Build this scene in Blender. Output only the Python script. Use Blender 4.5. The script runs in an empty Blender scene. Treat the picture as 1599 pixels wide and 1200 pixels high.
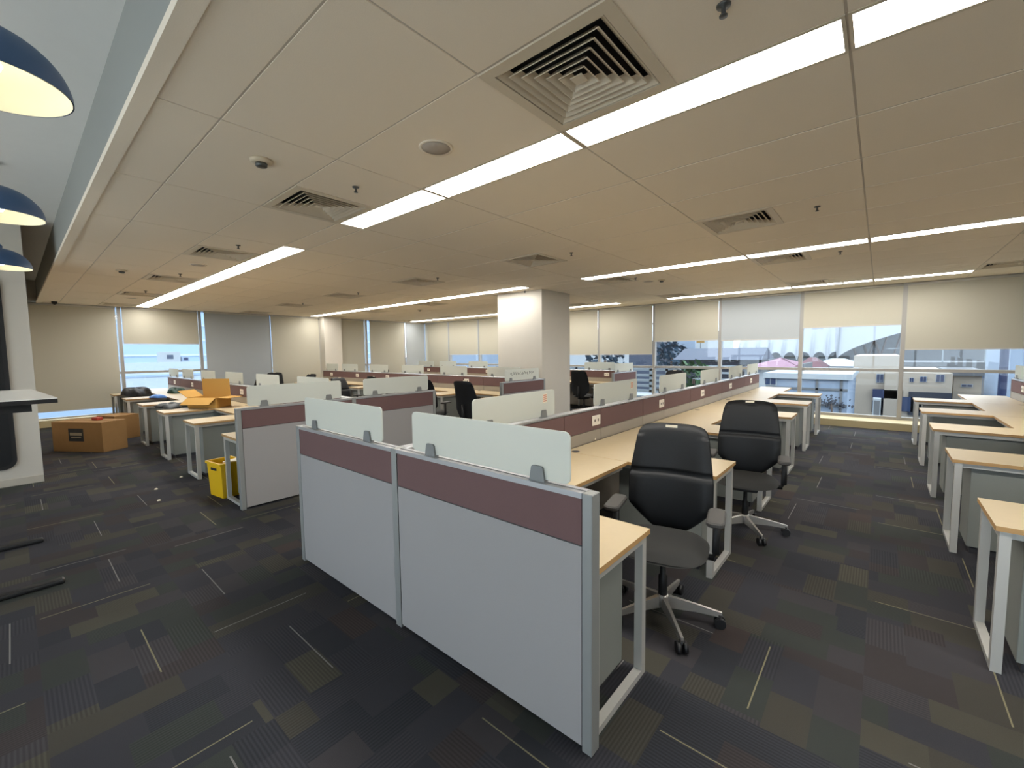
import bpy, bmesh, math, random
from mathutils import Vector, Matrix
random.seed(7)
SC = bpy.context.scene
COL = SC.collection
PI = math.pi
def R(d): return math.radians(d)

# ------------------------------------------------------------------ camera
CAM_H = 1.61; FPX = 669.875; YAW, PITCH, ROLL = R(40.608), R(-4.266), R(-0.69)
_f = Vector((-math.sin(YAW)*math.cos(PITCH), math.cos(YAW)*math.cos(PITCH), math.sin(PITCH)))
_r0 = Vector((math.cos(YAW), math.sin(YAW), 0)); _u0 = _r0.cross(_f)
_r = _r0*math.cos(ROLL)+_u0*math.sin(ROLL); _u = -_r0*math.sin(ROLL)+_u0*math.cos(ROLL)
cd = bpy.data.cameras.new('camera'); cam = bpy.data.objects.new('camera', cd); COL.objects.link(cam)
cd.sensor_fit = 'HORIZONTAL'; cd.sensor_width = 36; cd.lens = FPX/1599*36; cd.clip_start = .05; cd.clip_end = 1000
m = Matrix((( _r.x, _u.x, -_f.x, 0), (_r.y, _u.y, -_f.y, 0), (_r.z, _u.z, -_f.z, CAM_H), (0, 0, 0, 1)))
cam.matrix_world = m
SC.camera = cam
def ray(x, y): return _f + _r*((x-799.5)/FPX) - _u*((y-600)/FPX)
def at_z(x, y, z):
    d = ray(x, y); t = (z-CAM_H)/d.z; return Vector((d.x*t, d.y*t, z))
def at_y(x, y, Y):
    d = ray(x, y); t = Y/d.y; return Vector((d.x*t, Y, CAM_H+d.z*t))
def at_x(x, y, X):
    d = ray(x, y); t = X/d.x; return Vector((X, d.y*t, CAM_H+d.z*t))

# ------------------------------------------------------------------ world, exposure
LAMP = 20.0            # radiance of the ceiling light diffusers
SKY = 3.3
w = bpy.data.worlds.new('overcast'); SC.world = w; w.use_nodes = True
bg = w.node_tree.nodes['Background']; bg.inputs[0].default_value = (.86, .93, 1.0, 1); bg.inputs[1].default_value = SKY
SC.view_settings.view_transform = 'Standard'; SC.view_settings.look = 'None'
SC.view_settings.gamma = 1; SC.view_settings.use_curve_mapping = False
SC.view_settings.exposure = 0.35
SC.cycles.max_bounces = 10; SC.cycles.diffuse_bounces = 6; SC.cycles.transparent_max_bounces = 16
SC.cycles.sample_clamp_indirect = 4; SC.cycles.caustics_reflective = False; SC.cycles.caustics_refractive = False

# ------------------------------------------------------------------ helpers
def lin(c):
    c = c/255; return c/12.92 if c <= .04045 else ((c+.055)/1.055)**2.4
def S(r, g, b): return (lin(r), lin(g), lin(b), 1)
MATS = {}
def mat(name, col, rough=.6, metal=0, spec=.5, noise=0, nscale=60, bump=0, emit=None, estr=0):
    m = bpy.data.materials.new(name); m.use_nodes = True; nt = m.node_tree; b = nt.nodes['Principled BSDF']
    b.inputs['Base Color'].default_value = col; b.inputs['Roughness'].default_value = rough
    b.inputs['Metallic'].default_value = metal; b.inputs['Specular IOR Level'].default_value = spec
    if noise or bump:
        tc = nt.nodes.new('ShaderNodeTexCoord'); n = nt.nodes.new('ShaderNodeTexNoise'); n.inputs['Scale'].default_value = nscale
        n.inputs['Detail'].default_value = 4
        nt.links.new(tc.outputs['Object'], n.inputs['Vector'])
        if noise:
            mx = nt.nodes.new('ShaderNodeMix'); mx.data_type = 'RGBA'
            mx.inputs[6].default_value = [c*(1-noise) for c in col[:3]]+[1]
            mx.inputs[7].default_value = [min(1, c*(1+noise)) for c in col[:3]]+[1]
            nt.links.new(n.outputs['Fac'], mx.inputs[0]); nt.links.new(mx.outputs[2], b.inputs['Base Color'])
        if bump:
            bp = nt.nodes.new('ShaderNodeBump'); bp.inputs['Strength'].default_value = bump; bp.inputs['Distance'].default_value = .004
            nt.links.new(n.outputs['Fac'], bp.inputs['Height']); nt.links.new(bp.outputs[0], b.inputs['Normal'])
    if emit:
        b.inputs['Emission Color'].default_value = emit; b.inputs['Emission Strength'].default_value = estr
    MATS[name] = m; return m
M = MATS

def tag(o, label=None, cat=None, group=None, kind=None):
    if label: o['label'] = label
    if cat: o['category'] = cat
    if group: o['group'] = group
    if kind: o['kind'] = kind
    return o
def empty(name, loc=(0, 0, 0), rz=0, label=None, cat=None, group=None, kind=None):
    o = bpy.data.objects.new(name, None); COL.objects.link(o); o.location = loc; o.rotation_euler = (0, 0, rz)
    o.empty_display_size = .1
    return tag(o, label, cat, group, kind)
class MB:
    def __init__(s): s.v = []; s.f = []; s.sm = []
    def add(s, vs, fs, smooth=False):
        n = len(s.v); s.v += [tuple(v) for v in vs]; s.f += [tuple(i+n for i in f) for f in fs]; s.sm += [smooth]*len(fs); return s
    def box(s, x0, x1, y0, y1, z0, z1):
        vs = [(x, y, z) for z in (z0, z1) for y in (y0, y1) for x in (x0, x1)]
        return s.add(vs, [(0, 2, 3, 1), (4, 5, 7, 6), (0, 1, 5, 4), (2, 6, 7, 3), (0, 4, 6, 2), (1, 3, 7, 5)])
    def prism(s, poly, a0, a1, axis='z', smooth=False):
        n = len(poly)
        def P(p, a): return (p[0], p[1], a) if axis == 'z' else ((a, p[0], p[1]) if axis == 'x' else (p[0], a, p[1]))
        vs = [P(p, a0) for p in poly]+[P(p, a1) for p in poly]
        s.add(vs, [tuple(range(n-1, -1, -1)), tuple(range(n, 2*n))])
        return s.add(vs, [(i, (i+1) % n, (i+1) % n+n, i+n) for i in range(n)], smooth)
    def tube(s, pts, r, seg=8, caps=True):
        pts = [Vector(p) for p in pts]; rings = []; vs = []
        rr = r if isinstance(r, (list, tuple)) else [r]*len(pts)
        for i, p in enumerate(pts):
            t = (pts[min(i+1, len(pts)-1)]-pts[max(i-1, 0)]).normalized()
            a = Vector((0, 0, 1)) if abs(t.z) < .9 else Vector((1, 0, 0))
            b1 = t.cross(a).normalized(); b2 = t.cross(b1)
            vs += [p+(b1*math.cos(2*PI*k/seg)+b2*math.sin(2*PI*k/seg))*rr[i] for k in range(seg)]
        fs = [(i*seg+k, i*seg+(k+1) % seg, (i+1)*seg+(k+1) % seg, (i+1)*seg+k) for i in range(len(pts)-1) for k in range(seg)]
        s.add(vs, fs, True)
        if caps: s.add(vs, [tuple(range(seg))[::-1], tuple((len(pts)-1)*seg+k for k in range(seg))])
        return s
    def lathe(s, prof, seg=24, c=(0, 0, 0)):
        vs = [(c[0]+r*math.cos(2*PI*k/seg), c[1]+r*math.sin(2*PI*k/seg), c[2]+z) for r, z in prof for k in range(seg)]
        fs = [(i*seg+k, i*seg+(k+1) % seg, (i+1)*seg+(k+1) % seg, (i+1)*seg+k) for i in range(len(prof)-1) for k in range(seg)]
        return s.add(vs, fs, True)
    def grid(s, fn, nu, nv, smooth=True):
        vs = [fn(i/nu, j/nv) for j in range(nv+1) for i in range(nu+1)]
        fs = [(j*(nu+1)+i, j*(nu+1)+i+1, (j+1)*(nu+1)+i+1, (j+1)*(nu+1)+i) for j in range(nv) for i in range(nu)]
        return s.add(vs, fs, smooth)
    def build(s, name, m, parent=None, bevel=0, seg=1, loc=None, rot=None, smooth=None):
        me = bpy.data.meshes.new(name); me.from_pydata(s.v, [], s.f)
        for p, q in zip(me.polygons, s.sm): p.use_smooth = q if smooth is None else smooth
        bm = bmesh.new(); bm.from_mesh(me); bmesh.ops.remove_doubles(bm, verts=bm.verts, dist=1e-5)
        bmesh.ops.recalc_face_normals(bm, faces=bm.faces)
        if bevel: bmesh.ops.bevel(bm, geom=bm.edges[:], offset=bevel, segments=seg, affect='EDGES', profile=.5)
        bm.to_mesh(me); bm.free()
        if m: me.materials.append(M[m] if isinstance(m, str) else m)
        o = bpy.data.objects.new(name, me); COL.objects.link(o); o.parent = parent
        if loc is not None: o.location = loc
        if rot is not None: o.rotation_euler = rot
        return o
def bx(x0, x1, y0, y1, z0, z1): return MB().box(x0, x1, y0, y1, z0, z1)
def kids(o): return [c for c in COL.objects if c.parent == o]
def clone(o, loc=None, rz=None, label=None, parent=None, group=None, _k=None):
    c = o.copy(); COL.objects.link(c)
    if parent is not None: c.parent = parent
    if loc is not None: c.location = loc
    if rz is not None: c.rotation_euler = (0, 0, rz)
    if label: c['label'] = label
    if group: c['group'] = group
    for ch in list(o.children): clone(ch, parent=c)
    return c
def rrect(x0, x1, y0, y1, r, n=5):
    pts = []
    for cx, cy, a in ((x1-r, y1-r, 0), (x0+r, y1-r, 90), (x0+r, y0+r, 180), (x1-r, y0+r, 270)):
        pts += [(cx+r*math.cos(R(a+90*i/n)), cy+r*math.sin(R(a+90*i/n))) for i in range(n+1)]
    return pts
ORD = ['first', 'second', 'third', 'fourth', 'fifth', 'sixth', 'seventh', 'eighth', 'ninth', 'tenth', 'eleventh', 'twelfth']

# ------------------------------------------------------------------ materials
mat('ceil_tile', S(238, 226, 208), .9, noise=.05, nscale=220, bump=.15)
mat('ceil_grid', S(196, 186, 172), .6)
mat('plenum', S(60, 58, 55), .9)
mat('plaster', S(226, 226, 224), .9, noise=.02, nscale=8)
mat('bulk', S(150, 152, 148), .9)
mat('vinyl', S(238, 235, 228), .5, noise=.04, nscale=5)  # pale finish of the added light-bouncing floor and terrace
mat('wall', S(198, 193, 183), .85, noise=.02, nscale=6)
mat('sill', S(196, 180, 140), .7, noise=.04)
mat('baseboard', S(185, 178, 165), .6)
mat('mullion', S(158, 155, 150), .45, .1)
mat('blind_cream', S(184, 180, 165), .9, noise=.03, nscale=300)
mat('blind_grey', S(172, 178, 182), .9, noise=.03, nscale=300)
mat('blind_bar', S(188, 186, 182), .5)
mat('wood', S(190, 172, 138), .38, noise=.05, nscale=18)
mat('wood_edge', S(182, 144, 94), .5)
mat('frame', S(196, 195, 190), .4, .3)
mat('alu', S(176, 178, 182), .35, .6)
mat('cab', S(132, 135, 130), .6, noise=.04, nscale=120, bump=.1)
mat('cab_dark', S(52, 52, 56), .7)
mat('mauve', S(106, 80, 79), .85, noise=.07, nscale=260, bump=.1)
mat('panel_grey', S(153, 150, 149), .85, noise=.04, nscale=200, bump=.08)
mat('band', S(158, 150, 138), .5, .2)
mat('post', S(150, 152, 150), .45, .3)
mat('clamp', S(128, 130, 130), .5, .3)
mat('outlet', S(236, 228, 216), .5)
mat('outlet_dark', S(120, 112, 104), .5)
mat('black', S(20, 21, 24), .55, noise=.05, nscale=80)
mat('leather', S(22, 24, 27), .5, spec=.35, noise=.08, nscale=90, bump=.12)
mat('seat_fab', S(40, 40, 39), .85, noise=.12, nscale=300, bump=.15)
mat('armpad', S(72, 70, 68), .7)
mat('chrome', S(214, 210, 204), .28, .75)
mat('caster', S(26, 26, 28), .45)
mat('card', S(152, 116, 72), .85, noise=.1, nscale=10, bump=.1)
mat('card_in', S(190, 146, 74), .9)
mat('ink', S(40, 40, 42), .8)
mat('ink_pale', S(150, 140, 120), .8)
mat('yellow', S(232, 186, 18), .45)
mat('bag_black', S(26, 27, 32), .6, noise=.2, nscale=30, bump=.4)
mat('bag_green', S(18, 52, 44), .6, noise=.2, nscale=30, bump=.4)
mat('bag_blue', S(90, 140, 215), .3)
mat('bag_grey', S(62, 68, 72), .6, noise=.2, nscale=30, bump=.3)
mat('vent', S(212, 200, 180), .5)
mat('vent_dark', S(22, 24, 30), .9)
mat('detector', S(214, 200, 176), .5)
mat('speaker', S(182, 172, 162), .6)
mat('spr', S(96, 98, 98), .35, .8)
mat('lamp_out', S(54, 84, 122), .45)
mat('lamp_in', S(240, 232, 206), .6)
mat('white_top', S(238, 236, 232), .35)
mat('red', S(170, 62, 48), .6)
mat('putty', S(238, 228, 205), .6)
# glowing parts
mat('diffuser', (0.9, .9, .88, 1), .6, emit=(1, .965, .90, 1), estr=LAMP)
mat('bulb', (1, 1, 1, 1), .5, emit=(1, .95, .85, 1), estr=7)

def glassmat(name, tint, gloss, rough=.02):
    m = bpy.data.materials.new(name); m.use_nodes = True; nt = m.node_tree; nt.nodes.clear()
    o = nt.nodes.new('ShaderNodeOutputMaterial'); mx = nt.nodes.new('ShaderNodeMixShader'); mx.inputs[0].default_value = gloss
    t = nt.nodes.new('ShaderNodeBsdfTransparent'); t.inputs[0].default_value = tint
    g = nt.nodes.new('ShaderNodeBsdfGlossy'); g.inputs['Roughness'].default_value = rough
    nt.links.new(t.outputs[0], mx.inputs[1]); nt.links.new(g.outputs[0], mx.inputs[2]); nt.links.new(mx.outputs[0], o.inputs[0]); M[name] = m
glassmat('glass', (.93, .97, 1, 1), .04)
def frosted(name, col):
    m = bpy.data.materials.new(name); m.use_nodes = True; nt = m.node_tree; nt.nodes.clear()
    o = nt.nodes.new('ShaderNodeOutputMaterial')
    d = nt.nodes.new('ShaderNodeBsdfDiffuse'); d.inputs[0].default_value = col
    t = nt.nodes.new('ShaderNodeBsdfTranslucent'); t.inputs[0].default_value = col
    tr = nt.nodes.new('ShaderNodeBsdfTransparent'); tr.inputs[0].default_value = (.9, 1, .95, 1)
    g = nt.nodes.new('ShaderNodeBsdfGlossy'); g.inputs['Roughness'].default_value = .25
    a = nt.nodes.new('ShaderNodeMixShader'); a.inputs[0].default_value = .4
    b = nt.nodes.new('ShaderNodeMixShader'); b.inputs[0].default_value = .13
    c = nt.nodes.new('ShaderNodeMixShader'); c.inputs[0].default_value = .05
    nt.links.new(d.outputs[0], a.inputs[1]); nt.links.new(t.outputs[0], a.inputs[2])
    nt.links.new(a.outputs[0], b.inputs[1]); nt.links.new(tr.outputs[0], b.inputs[2])
    nt.links.new(b.outputs[0], c.inputs[1]); nt.links.new(g.outputs[0], c.inputs[2]); nt.links.new(c.outputs[0], o.inputs[0]); M[name] = m
frosted('frost', S(222, 224, 219))
def blindmat(name, col, k=.05):
    m = M[name]; nt = m.node_tree; b = nt.nodes['Principled BSDF']; o = [n for n in nt.nodes if n.type == 'OUTPUT_MATERIAL'][0]
    t = nt.nodes.new('ShaderNodeBsdfTranslucent'); t.inputs[0].default_value = col
    mx = nt.nodes.new('ShaderNodeMixShader'); mx.inputs[0].default_value = k
    nt.links.new(b.outputs[0], mx.inputs[1]); nt.links.new(t.outputs[0], mx.inputs[2]); nt.links.new(mx.outputs[0], o.inputs[0])
blindmat('blind_cream', S(184, 180, 165)); blindmat('blind_grey', S(200, 210, 220), .09)

def carpet():
    m = bpy.data.materials.new('carpet'); m.use_nodes = True; nt = m.node_tree; N = nt.nodes; L = nt.links; b = N['Principled BSDF']
    b.inputs['Roughness'].default_value = .95; b.inputs['Specular IOR Level'].default_value = .15
    tc = N.new('ShaderNodeTexCoord')
    def math_(op, a, c=None):
        n = N.new('ShaderNodeMath'); n.operation = op
        for i, v in enumerate((a, c)):
            if v is None: continue
            if isinstance(v, (int, float)): n.inputs[i].default_value = v
            else: L.new(v, n.inputs[i])
        return n.outputs[0]
    sep = N.new('ShaderNodeSeparateXYZ'); L.new(tc.outputs['Object'], sep.inputs[0])
    X, Y = sep.outputs[0], sep.outputs[1]
    def wn(a, c, k):
        n = N.new('ShaderNodeTexWhiteNoise'); n.noise_dimensions = '3D'; cb = N.new('ShaderNodeCombineXYZ')
        for i, v in enumerate((a, c, k)):
            if isinstance(v, (int, float)): cb.inputs[i].default_value = v
            else: L.new(v, cb.inputs[i])
        L.new(cb.outputs[0], n.inputs[0]); return n.outputs['Value'], n.outputs['Color']
    T = .66
    fx = math_('DIVIDE', X, T); fy = math_('DIVIDE', Y, T)
    cx = math_('FLOOR', fx); cy = math_('FLOOR', fy)
    par = math_('MODULO', math_('ABSOLUTE', math_('ADD', cx, cy)), 2)
    ux = math_('SUBTRACT', fx, cx); uy = math_('SUBTRACT', fy, cy)
    def mixf(f, a, c):
        n = N.new('ShaderNodeMix'); L.new(f, n.inputs[0]); L.new(a, n.inputs[2]); L.new(c, n.inputs[3]); return n.outputs[0]
    u = mixf(par, ux, uy); v = mixf(par, uy, ux)          # u runs across the pile rows of a tile
    # broad blocks inside a tile
    bu = math_('FLOOR', math_('MULTIPLY', u, 4))
    r1, _ = wn(cx, cy, 1.3)
    shift = math_('MULTIPLY', wn(cx, cy, math_('ADD', bu, 7))[0], 1.0)
    bv = math_('FLOOR', math_('ADD', math_('MULTIPLY', v, 2.2), shift))
    val, _ = wn(math_('ADD', math_('MULTIPLY', cx, 3.1), bu), math_('ADD', math_('MULTIPLY', cy, 2.7), bv), 4.2)
    cr = N.new('ShaderNodeValToRGB'); e = cr.color_ramp; e.interpolation = 'CONSTANT'
    cols = [(0, S(54, 54, 59)), (.28, S(49, 50, 55)), (.43, S(60, 58, 61)), (.56, S(54, 57, 55)), (.72, S(63, 61, 56)), (.84, S(57, 53, 54)), (.93, S(69, 67, 60)), (.985, S(62, 55, 54))]
    while len(e.elements) < len(cols): e.elements.new(.5)
    for el, (p, c) in zip(e.elements, cols): el.position = p; el.color = c
    L.new(val, cr.inputs[0])
    # fine tufted rows, only strong in some blocks
    row = math_('SINE', math_('MULTIPLY', u, 2*PI*42))
    amp = math_('MULTIPLY', math_('GREATER_THAN', wn(bv, math_('ADD', cx, bu), cy)[0], .5), .17)
    rowf = math_('ADD', 1, math_('MULTIPLY', row, amp))
    ns = N.new('ShaderNodeTexNoise'); ns.inputs['Scale'].default_value = 400; L.new(tc.outputs['Object'], ns.inputs['Vector'])
    grain = math_('ADD', .75, math_('MULTIPLY', ns.outputs['Fac'], .5))
    ns2 = N.new('ShaderNodeTexNoise'); ns2.inputs['Scale'].default_value = .9; L.new(tc.outputs['Object'], ns2.inputs['Vector'])
    grain = math_('MULTIPLY', grain, math_('ADD', .6, math_('MULTIPLY', ns2.outputs['Fac'], .8)))
    k = math_('MULTIPLY', rowf, grain)
    vm = N.new('ShaderNodeVectorMath'); vm.operation = 'SCALE'; L.new(cr.outputs[0], vm.inputs[0]); L.new(k, vm.inputs['Scale'])
    # pale accent threads: one per tile in some tiles
    pos = math_('ADD', .08, math_('MULTIPLY', wn(cx, cy, 11)[0], .84))
    near = math_('LESS_THAN', math_('ABSOLUTE', math_('SUBTRACT', u, pos)), .0048)
    has = math_('GREATER_THAN', wn(cx, cy, 13)[0], .18)
    v0 = math_('MULTIPLY', wn(cx, cy, 17)[0], .25)
    inr = math_('MULTIPLY', math_('GREATER_THAN', v, v0), math_('LESS_THAN', v, math_('ADD', v0, .8)))
    line = math_('MULTIPLY', math_('MULTIPLY', near, has), inr)
    lr = N.new('ShaderNodeValToRGB'); lr.color_ramp.interpolation = 'CONSTANT'
    lr.color_ramp.elements[0].color = S(122, 117, 94); lr.color_ramp.elements[1].color = S(116, 114, 113); lr.color_ramp.elements[1].position = .5
    L.new(wn(cx, cy, 19)[0], lr.inputs[0])
    mx = N.new('ShaderNodeMix'); mx.data_type = 'RGBA'; L.new(line, mx.inputs[0]); L.new(vm.outputs[0], mx.inputs[6]); L.new(lr.outputs[0], mx.inputs[7])
    L.new(mx.outputs[2], b.inputs['Base Color'])
    bp = N.new('ShaderNodeBump'); bp.inputs['Strength'].default_value = .3; bp.inputs['Distance'].default_value = .004
    L.new(ns.outputs['Fac'], bp.inputs['Height']); L.new(bp.outputs[0], b.inputs['Normal'])
    M['carpet'] = m
carpet()

# ------------------------------------------------------------------ room shell
ZC = 2.88; ZR = 3.38; XL = -14.8; YB = 11.66; XR = 4.4; YF = -5.2; YE = .49
def struct(o, label=None): return tag(o, label, None, None, 'structure')
struct(bx(XL-.3, XR+.3, YF-.3, YB+.3, -.15, 0).build('floor', 'carpet'), 'dark charcoal patterned carpet floor of the office')
struct(bx(XL, XR, YF, -.8, 0, .004).build('floor_bounce_added', 'vinyl'), 'pale vinyl floor added behind the viewpoint to bounce daylight upward')  # unseen pale floor, added to bounce window light onto the raised ceiling
struct(bx(XL-10, XR+10, -30, YF-.25, -.4, -.1).build('floor_terrace_added', 'vinyl'), 'unseen pale terrace slab added outside to reflect skylight indoors')  # added reflector slab: sends skylight up through the front glazing
struct(bx(XR, XR+.2, YF, YB+.3, 0, 3.6).build('wall_right', 'wall'), 'plain wall on the right beyond the desks')
wf = empty('wall_front_added', label='unseen glazed wall added behind the viewpoint to let daylight in', kind='structure')  # unseen glazing added for daylight on the near partition and ceiling
bx(XL, XR, YF-.2, YF, 0, .3).build('kerb', 'sill', wf); bx(XL, XR, YF-.2, YF, 3.05, 3.6).build('header', 'wall', wf)
for k in range(8):
    xa = XR-1.55*k; bx(xa-.04, xa+.04, YF-.12, YF, .3, 3.05).build('mullion', 'mullion', wf)
    if k: bx(xa+.04, xa+1.51, YF-.07, YF-.06, .3, 3.05).build('pane', 'glass', wf)
# wall stub on the left, standing in the corridor
WS = -8.24
o = struct(bx(XL, WS, YF, .19, 0, ZR).build('wall_stub', 'wall'), 'cream wall end on the left behind the raised desk')
bx(WS, WS+.015, YF, .19, 0, .09).build('baseboard', 'baseboard', o)
# low kerbs under the windows, headers above
ob = empty('wall_back', label='low cream kerb and header of the window wall at the back', kind='structure')
bx(XL-.3, XR, 11.06, YB+.12, 0, .14).build('kerb', 'sill', ob)
bx(XL-.3, XR, YB-.02, YB+.25, ZC, 3.6).build('header', 'wall', ob)
ol = empty('wall_left', label='window wall on the far left with low cream kerb', kind='structure')
bx(XL-.25, XL+.3, YF, 11.06, 0, .16).build('kerb', 'sill', ol)
bx(XL-.25, XL, YF, YB, ZC, 3.6).build('header', 'wall', ol)
bx(XL-.02, XL+.42, 7.0, 7.62, .16, ZC).build('pilaster', 'wall', ol)
bx(XL-.1, XL+.03, YF, .1, .16, ZC).build('solid_end', 'wall', ol)
# raised plaster ceiling beside the tiled one, with its bulkhead
rc = struct(bx(XL, XR, YF, YE+.06, ZR, ZR+.1).build('ceiling_raised', 'plaster'), 'raised smooth grey ceiling strip above the pendant lamps')
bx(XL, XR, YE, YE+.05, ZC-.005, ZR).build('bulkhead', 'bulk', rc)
MB().box(XL, XR, YE-.022, YE, ZC-.012, ZC+.03).box(XL, XR, YE, YE+.055, ZC-.012, ZC-.006).build('edge_trim', 'ceil_tile', rc)
bx(XL, XL+.06, .19, YE-.025, ZC+.02, ZC+.1).build('end_trim', 'wall', rc)

# ------------------------------------------------------------------ tiled ceiling
GX0 = -.148; GP = 1.301
gx = [GX0+GP*k for k in range(4, -13, -1)]; gx = sorted(x for x in gx if XL < x < XR); gx = [XL+.02]+gx+[XR-.02]
LY = [(2.16, 2.43), (6.57, 6.84), (10.55, 10.82)]
gy = [YE+.05, .82, 1.475, 2.16, 2.43]
for a in (2.43, 6.84):
    gy += [a+.69*k for k in range(1, 7)]; gy += [a+.69*6+.27]
gy = sorted(set(round(y, 4) for y in gy)); gy = [y for y in gy if y < 9.7]+[9.86, 10.55, 10.82, YB-.02]
VR = [(1.475, 2.16), (4.5, 5.19), (6.84, 7.53), (9.86, 10.55)]     # vent rows
def is_light(i, j):
    y0 = gy[j]
    if not any(abs(y0-a) < .02 for a, b in LY): return False
    x0, x1 = gx[i], gx[i+1]
    if x1-x0 < 1.2: return False
    c = (x0+x1)/2
    if -5.34 < c < -4.06: return False
    if c < -14.4: return False
    if abs(y0-10.55) < .03 and c > 1.2: return False
    return True
def vent_at(i, j):
    if not any(abs(gy[j]-a) < .03 for a, b in VR): return False
    k = round((gx[i]-(GX0-GP))/(2*GP))
    return abs(gx[i]-(GX0-GP)-k*2*GP) < .05 and gx[i] < 2
ceil = empty('ceiling', label='suspended ceiling of beige mineral tiles in a thin grid', kind='structure')
bx(XL, XR, YE+.05, YB+.1, ZC+.12, ZC+.2).build('soffit', 'plenum', ceil)
g = MB()
for x in gx: g.box(x-.012, x+.012, YE+.05, YB, ZC+.004, ZC+.03)
for y in gy: g.box(XL, XR, y-.012, y+.012, ZC+.003, ZC+.03)
tag(g.build('grid', 'ceil_grid', ceil), kind='stuff')
tiles = {}
def tile(x0, x1, y0, y1):
    key = (round(x1-x0, 2), round(y1-y0, 2)); q = .006
    if key not in tiles:
        o = MB().add([(-(x1-x0)/2+q, -(y1-y0)/2+q, 0), ((x1-x0)/2-q, -(y1-y0)/2+q, 0), ((x1-x0)/2-q, (y1-y0)/2-q, 0), (-(x1-x0)/2+q, (y1-y0)/2-q, 0)]+
                     [(-(x1-x0)/2+q-.004, -(y1-y0)/2+q-.004, .015), ((x1-x0)/2-q+.004, -(y1-y0)/2+q-.004, .015), ((x1-x0)/2-q+.004, (y1-y0)/2-q+.004, .015), (-(x1-x0)/2+q-.004, (y1-y0)/2-q+.004, .015)],
                     [(3, 2, 1, 0), (4, 5, 6, 7), (0, 1, 5, 4), (1, 2, 6, 5), (2, 3, 7, 6), (3, 0, 4, 7)]).build('ceiling_tile', 'ceil_tile', ceil)
        tiles[key] = o
    else:
        o = tiles[key].copy(); COL.objects.link(o)
    o.location = ((x0+x1)/2, (y0+y1)/2, ZC)
def make_light():
    o = empty('ceiling_light', cat='ceiling light', label='x')
    a, b, q = GP/2-.004, .129, .014
    fr = MB()
    for s in (-1, 1):
        fr.box(-a, a, s*b-.009, s*b+.009, -.002, .05); fr.box(s*(a-.007)-.007, s*(a-.007)+.007, -b, b, -.002, .05)
    fr.build('frame', 'vent', o)
    bx(-a+q, a-q, -b+.01, b-.01, .0, .02).build('diffuser', 'diffuser', o)
    bx(-a, a, -b, b, .05, .07).build('housing', 'vent', o)
    return o
def make_vent():
    o = empty('air_vent', cat='air vent', label='x'); h = .335
    f = MB(); b = .055
    for s in (-1, 1):
        f.box(-h, h, s*(h-b/2)-b/2, s*(h-b/2)+b/2, -.006, .012); f.box(s*(h-b/2)-b/2, s*(h-b/2)+b/2, -h+b, h-b, -.006, .012)
    f.build('frame', 'vent', o)
    for k in range(6):
        r0 = .272-.041*k; r1 = r0-.036; t = .004
        l = MB(); vs = []
        for r, z in ((r0, -.004), (r1, .034), (r1+t, .036), (r0+t, -.002)):
            vs += [(-r, -r, z), (r, -r, z), (r, r, z), (-r, r, z)]
        l.add(vs, [(a*4+i, a*4+(i+1) % 4, ((a+1) % 4)*4+(i+1) % 4, ((a+1) % 4)*4+i) for a in range(4) for i in range(4)])
        l.build('louvre', 'vent', o)
    bx(-.03, .03, -.03, .03, -.002, .004).build('centre_cap', 'vent', o)
    bx(-.3, .3, -.3, .3, .075, .085).build('duct_back', 'vent_dark', o)
    return o
pl, pv = make_light(), make_vent(); nl = {}; nv = {}; usedl = usedv = False
rowname = {0: 'nearest', 1: 'middle', 2: 'rearmost'}
light_spots, vent_spots = [], []
for j in range(len(gy)-1):
    for i in range(len(gx)-1):
        x0, x1, y0, y1 = gx[i], gx[i+1], gy[j], gy[j+1]
        if is_light(i, j): light_spots.append((min(range(3), key=lambda q: abs(LY[q][0]-y0)), x0, x1, y0, y1))
        elif vent_at(i, j):
            vent_spots.append((min(range(4), key=lambda q: abs(VR[q][0]-y0)), x0, x0+.655, y0, y1)); tile(x0+.655, x1, y0, y1)
        else: tile(x0, x1, y0, y1)
for r in range(3):
    L_ = sorted([s for s in light_spots if s[0] == r and s[1] > -4.2], key=lambda s: s[1])
    K_ = sorted([s for s in light_spots if s[0] == r and s[1] < -4.2], key=lambda s: -s[1])
    for side, lst in (('R', L_), ('L', K_)):
        for n, (_, x0, x1, y0, y1) in enumerate(lst):
            if side == 'R': lab = 'lit white ceiling panel, %s from the left in the %s right-hand light row' % (ORD[n], rowname[r])
            else: lab = 'lit white ceiling panel, %s from the right in the %s left-hand light row' % (ORD[n], rowname[r])
            loc = ((x0+x1)/2, (y0+y1)/2, ZC)
            if not usedl: o = pl; o.location = loc; o['label'] = lab; usedl = True
            else: o = clone(pl, loc, 0, lab)
            o['group'] = 'ceiling light panels'
vrow = ['beside the nearest light row', 'between the nearest and middle light rows', 'just behind the middle light row', 'in the row nearest the rear windows']
for r in range(4):
    for n, (_, x0, x1, y0, y1) in enumerate(sorted([s for s in vent_spots if s[0] == r], key=lambda s: -s[1])):
        lab = 'square louvred air vent, %s from the right, %s' % (ORD[n], vrow[r])
        loc = ((x0+x1)/2, (y0+y1)/2, ZC)
        if not usedv: o = pv; o.location = loc; o['label'] = lab; usedv = True
        else: o = clone(pv, loc, 0, lab)
        o['group'] = 'ceiling air vents'
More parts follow.
